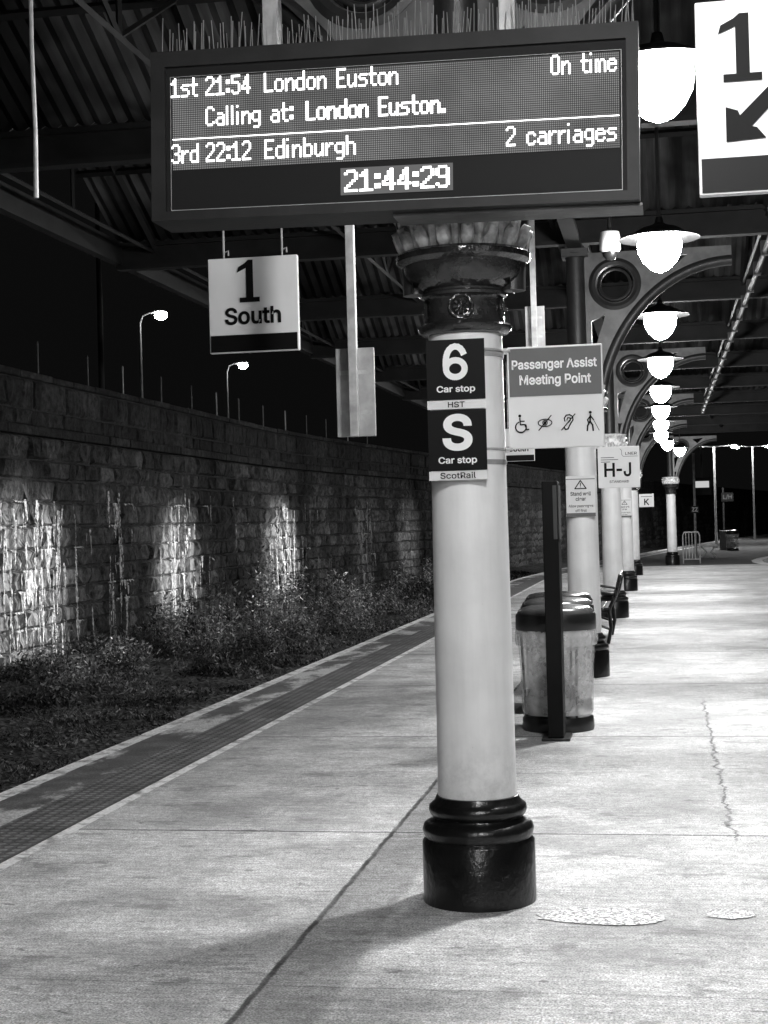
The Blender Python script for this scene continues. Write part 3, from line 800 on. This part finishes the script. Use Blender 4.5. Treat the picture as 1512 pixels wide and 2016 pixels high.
def back_sign(loc,w,h,ztop,label):
    e=thing('hanging_sign',loc,label,'sign','signs hung on steel posts')
    addobj('panel',MB().box(-w/2,w/2,.03,.05,0,h),M_signback,e,bevel=.003)
    addobj('post',MB().box(-.03,.02,-.02,.028,-.0,ztop-loc[2]),M_post,e,bevel=.003)
    addobj('bracket',MB().box(-w/2+.02,w/2-.02,.028,.032,h*.25,h*.3).box(-w/2+.02,w/2-.02,.028,.032,h*.7,h*.75),M_post,e)
back_sign((-1.75,8.83,2.075),.23,.52,4.5,'aluminium back of a sign hanging on a steel post')
back_sign((-1.05,13.5,3.07),.17,.37,4.5,'small metal sign back hanging on a post')

o=addobj('hanging_cable',MB().tube([(0,0,0),(.004,0,.3),(-.004,0,.7),(.0,0,1.5)],[.012,.010,.010,.010],8),M_post,loc=(-2.76,6.6,3.08),smooth=True)
tag(o,'thin pale cable hanging down from the canopy','cable')

def notice(Y,lab):
    e=thing('warning_notice',(-.78,Y-.17,1.585),lab,'sign','warning notices on columns')
    addobj('panel',MB().box(-.142,.142,0,.006,0,.40),M_white,e)
    addobj('border',MB().box(-.142,.142,-.002,.0,.0,.035).box(-.142,.142,-.002,0,.365,.372),M_signgrey,e)
    t=MB(); t.stroke([(-.055,.275),(.055,.275),(0,.355),(-.055,.275)],.01,-.003); t.stroke([(0,.33),(0,.305)],.009,-.003); t.disc(0,.291,.005,-.003,10)
    addobj('warning_triangle',t,M_ink,e)
    text('Stand well',-.10,.10,.205,.245,-.004,M_ink,e,.02); text('clear',-.050,.050,.155,.192,-.004,M_ink,e,.02)
    text('Allow passengers',-.12,.12,.085,.118,-.004,M_ink,e,.012); text('off first',-.055,.055,.045,.073,-.004,M_ink,e,.012)
notice(15.42,'white stand well clear notice on a column'); notice(33.62,'white stand well clear notice on a far column')
e=thing('coach_position_sign',(-.61,15.42,1.86),'white sign reading H-J standard beside the column','sign')
addobj('panel',MB().box(0,.41,0,.012,0,.41),M_white,e,bevel=.006)
text('H',.06,.165,.110,.250,-.003,M_ink,e,.03); addobj('lettering',MB().rect(.18,.235,.165,.19,-.003),M_ink,e); text('J',.250,.325,.110,.250,-.003,M_ink,e,.03)
text('STANDARD',.11,.30,.050,.075,-.003,M_ink,e,.012); text('LNER',.27,.385,.325,.352,-.003,M_ink,e,.015)
q=MB()
for i,(a,b_) in enumerate(((.03,.16),(.03,.2),(.03,.12))): q.rect(a,b_,.300-.022*i,.306-.022*i,-.003)
q.stroke([(.22,.385),(.235,.37),(.235,.33),(.25,.31),(.39,.31)],.004,-.003)
addobj('small_print',q,M_inkgrey,e)
e=thing('coach_position_sign',(-.60,42.72,1.86),'small white sign reading K','sign')
addobj('panel',MB().box(0,.40,0,.012,0,.36),M_white,e,bevel=.006)
kk_=MB(); kk_.stroke([(.15,.06),(.15,.22)],.032,-.006); kk_.stroke([(.16,.13),(.25,.22)],.030,-.008); kk_.stroke([(.18,.155),(.255,.06)],.030,-.0095); addobj('lettering',kk_,M_ink,e)
addobj('top_line',MB().rect(.05,.35,.28,.295,-.004),M_inkgrey,e)

# ---------------------------------------------------------------- bins, totem, bench
def make_bin(loc):
    e=thing('litter_bin',loc,'hoop litter bin with clear plastic bag and black lid','bin','litter bins on the platform')
    addobj('bin_base',MB().lathe([(.262,0),(.268,.02),(.264,.09),(.25,.105),(.10,.11)],48),M_plast,e,smooth=True)
    def wr(a,z):
        return 1+.03*noise.noise(Vector((math.cos(a)*2.5,math.sin(a)*2.5,z*3.5)))+.02*noise.noise(Vector((math.cos(a)*5,math.sin(a)*5,z*8)))
    prof=[(.12,.112),(.255,.12)]+[(.264+.022*t/14,.14+.59*t/14) for t in range(15)]
    addobj('bin_bag',MB().lathe(prof,110,rf=wr),M_bag,e,smooth=True)
    addobj('bag_skirt',MB().lathe([(.300,.63),(.306,.67),(.304,.70),(.299,.745)],110,rf=lambda a,z:1+.05*noise.noise(Vector((math.cos(a)*7,math.sin(a)*7,z*6)))),M_bag,e,smooth=True)
    addobj('rim',MB().lathe([(.275,.74),(.288,.735),(.300,.75),(.298,.85),(.290,.865),(.275,.867)],56),M_plast,e,smooth=True)
    addobj('lid',MB().lathe([(.286,.866),(.280,.885),(.255,.905),(.20,.918),(.10,.926),(0.01,.928)],56),M_lid,e,smooth=True)
    r=MB()
    for i in range(3):
        a=1.2+i*2*pi/3; r.tube([(.235*math.cos(a),.235*math.sin(a),.05),(.26*math.cos(a),.26*math.sin(a),.75)],.010,8)
    addobj('frame_rod',r,M_plast,e,smooth=True)
    addobj('rubbish',MB().lathe([(.05,.12),(.17,.14),(.19,.22),(.15,.32),(.08,.40),(.03,.42)],24,-.05,0,0,rf=lambda a,z:1+.3*noise.noise(Vector((math.cos(a)*2,math.sin(a)*2,z*9)))),M_irongrey,e)
    return e
bn=make_bin((-.80,11.52,0)); dup(bn,(-.86,12.6,0)); dup(bn,(-.915,13.6,0))
e=thing('information_totem',(-.775,11.0,0),'slim black upright information totem beside the bins','totem')
addobj('body',MB().box(-.055,.055,-.12,.14,.02,1.83),M_signblack,e,bevel=.006)
addobj('foot',MB().box(-.10,.10,-.15,.17,0,.02),M_plast,e,bevel=.004)
addobj('screen',MB().box(.056,.062,-.10,.12,1.42,1.80).box(.022,.05,-.126,-.121,1.42,1.80),M_inkgrey,e)
e=thing('platform_bench',(-.72,19.4,0),'black cast iron bench with slatted back','bench')
for yy in (0,1.45):
    t=MB(); t.tube([(.02,0,.0),(.06,0,.2),(.04,0,.42),(.13,0,.62),(.19,0,.86)],.024,8); t.tube([(-.36,0,0),(-.30,0,.2),(-.34,0,.42)],.024,8)
    t.tube([(-.36,0,.42),(.05,0,.40)],.022,8); t.tube([(.12,0,.62),(-.1,0,.66),(-.34,0,.63),(-.35,0,.42)],.018,8); t.tube([(.05,0,.18),(-.15,0,.25),(-.31,0,.18)],.016,8)
    addobj('bench_end',t,M_black,e,(0,yy,0),True)
sl=MB()
for i in range(5): sl.box(-.36+.085*i,-.29+.085*i,-.06,1.51,.425,.45)
addobj('seat',sl,M_black,e,bevel=.003)
sl=MB()
for i in range(4):
    z=.52+.09*i; x=.085+(z-.52)*.30; sl.box(x,x+.02,-.06,1.51,z,z+.065)
addobj('backrest',sl,M_black,e,bevel=.003)

e=thing('security_camera',(-.35,12.5,3.70),'pale dome security camera under the canopy','camera')
addobj('camera_body',MB().lathe([(.02,.17),(.075,.16),(.085,.10),(.085,.02),(.07,.0),(.02,-.01)],28),M_cam,e,smooth=True)
addobj('lens_dome',MB().lathe([(.066,.0),(.06,-.035),(.035,-.06),(.004,-.068)],24),M_black,e,smooth=True)
addobj('mount',MB().tube([(0,0,.16),(0,0,.50)],.018,8),M_iron,e,smooth=True)

# ---------------------------------------------------------------- street lamps above the wall
def street_lamp(loc,h,label):
    e=thing('street_lamp',loc,label,'street lamp','street lamps above the wall')
    addobj('pole',MB().tube([(0,0,0),(0,0,h*.7),(0,0,h-.25),(.08,0,h-.06),(.25,0,h),(.42,0,h+.01)],[.05,.035,.028,.025,.02,.02],10),M_irongrey,e,smooth=True)
    addobj('lamp_head',MB().lathe([(.02,.10),(.12,.08),(.16,.02),(.15,.0)],20,.56,0,h),M_post,e,smooth=True)
    addobj('lamp_lens',MB().lathe([(.13,.0),(.16,-.05),(.15,-.12),(.08,-.18),(.01,-.19)],16,.56,0,h),M_street,e,smooth=True)
street_lamp((-13.0,37.6,3.2),3.93,'lit street lamp with curved arm above the wall')
street_lamp((-14.1,49.4,3.2),3.85,'distant lit street lamp above the wall')
o=addobj('mast',MB().lathe([(.07,0),(.05,8)],10),M_roofdark,loc=(-12.2,32.6,3.2),smooth=True); tag(o,'tall thin dark mast behind the wall','mast')

# ---------------------------------------------------------------- far end of platform
def plat_lamp(loc,h,label):
    e=thing('lamp_post',loc,label,'lamp post','lamp posts at the platform end')
    addobj('pole',MB().tube([(0,0,0),(0,0,1),(0,0,h)],[.08,.055,.04],10),M_post,e,smooth=True)
    addobj('arm',MB().tube([(-.75,0,h+.02),(0,0,h-.03),(.75,0,h+.02)],.03,8),M_post,e,smooth=True)
    for sx in (-1,1):
        addobj('lamp_head',MB().box(sx*.95-.22,sx*.95+.22,-.12,.12,h,h+.08),M_iron,e,bevel=.02)
        addobj('lamp_lens',MB().lathe([(.13,.0),(.14,-.06),(.03,-.12)],12,sx*.95,0,h-.002),M_far,e)
plat_lamp((2.6,77,0),5.0,'thin steel lamp post on the open platform')
plat_lamp((5.7,99,0),5.9,'distant twin headed lamp post')
e=thing('platform_sign_post',(1.25,60,0),'dark sign reading ZZ on a thin post','sign')
addobj('post',MB().tube([(0,0,0),(0,0,4.0)],.05,8),M_post,e); addobj('panel',MB().box(-.16,.16,-.09,-.06,1.7,1.98),M_signblack,e); text('ZZ',-.11,.11,1.76,1.92,-.095,M_inkwhite,e,.03)
e=thing('platform_sign_post',(3.1,80,0),'dark sign reading L/H on a thin post','sign')
addobj('post',MB().tube([(0,0,0),(0,0,3.0)],.05,8),M_iron,e); addobj('panel',MB().box(-.1,.5,-.09,-.06,2.3,2.75),M_signblack,e); text('L/H',-.02,.42,2.4,2.65,-.095,M_inkgrey,e,.03)
e=thing('display_screen',(1.75,68,2.5),'small bright hanging platform screen','screen')
addobj('housing',MB().box(-.4,.4,0,.2,0,.75),M_house,e); addobj('screen_face',MB().rect(-.3,.3,.32,.6,-.004),emis('far_screen',.55,1),e); addobj('post',MB().box(-.04,.04,.05,.13,.75,2.4),M_iron,e)
e=thing('guard_barrier',(.72,52.3,0),'grey tubular guard barrier on the platform','barrier')
t=MB()
t.tube([(-.05,0,0),(-.05,0,.95),(.0,0,1.05),(.45,0,1.05),(.5,0,.95),(.5,0,0)],.025,8)
for i in range(4): t.tube([(.05+.1*i,0,.15),(.05+.1*i,0,1.03)],.012,6)
t.tube([(-.05,0,.15),(.5,0,.15)],.02,6)
addobj('frame',t,M_post,e,smooth=True)
e=thing('platform_bench',(1.7,60,0),'pale metal bench at the platform end','bench')
addobj('seat',MB().box(-.3,.35,-.25,.25,.42,.48),M_white,e,bevel=.01); addobj('backrest',MB().box(.33,.38,-.25,.25,.5,.95),M_white,e,bevel=.01)
addobj('leg',MB().tube([(-.25,0,.42),(-.05,0,.2),(-.25,0,0)],.03,6).tube([(.25,0,.42),(.1,0,.2),(.3,0,0)],.03,6),M_post,e)
dup(bn,(3.1,71,0))
e=thing('equipment_cabinet',(2.9,72.5,0),'dark metal cabinet on the platform','cabinet')
addobj('body',MB().box(-.3,.3,-.25,.25,.0,.9),M_irongrey,e,bevel=.02); addobj('door',MB().box(-.25,.25,-.262,-.253,.08,.82),M_iron,e,bevel=.004)

# ---------------------------------------------------------------- world, camera
w_=bpy.data.worlds.new('World'); S.world=w_; w_.use_nodes=True
bg=w_.node_tree.nodes['Background']; bg.inputs[0].default_value=(.5,.5,.5,1); bg.inputs[1].default_value=.007
th=math.radians(10.23); ep=.0086; ro=math.radians(1.5)
r0=Vector((math.cos(th),math.sin(th),0)); f0=Vector((-math.sin(th)*math.cos(ep),math.cos(th)*math.cos(ep),math.sin(ep))); u0=r0.cross(f0)
R=r0*math.cos(ro)-u0*math.sin(ro); U=r0*math.sin(ro)+u0*math.cos(ro)
cam=bpy.data.cameras.new('camera'); co=bpy.data.objects.new('camera',cam); C.objects.link(co)
mt=Matrix((R,U,-f0)).transposed().to_4x4(); mt.translation=Vector((0,0,1.55)); co.matrix_world=mt
cam.sensor_fit='HORIZONTAL'; cam.sensor_width=36; cam.lens=36*3028/1512; cam.clip_end=1000; cam.clip_start=.05
S.camera=co
S.view_settings.view_transform='Standard'; S.view_settings.look='None'; S.view_settings.exposure=0
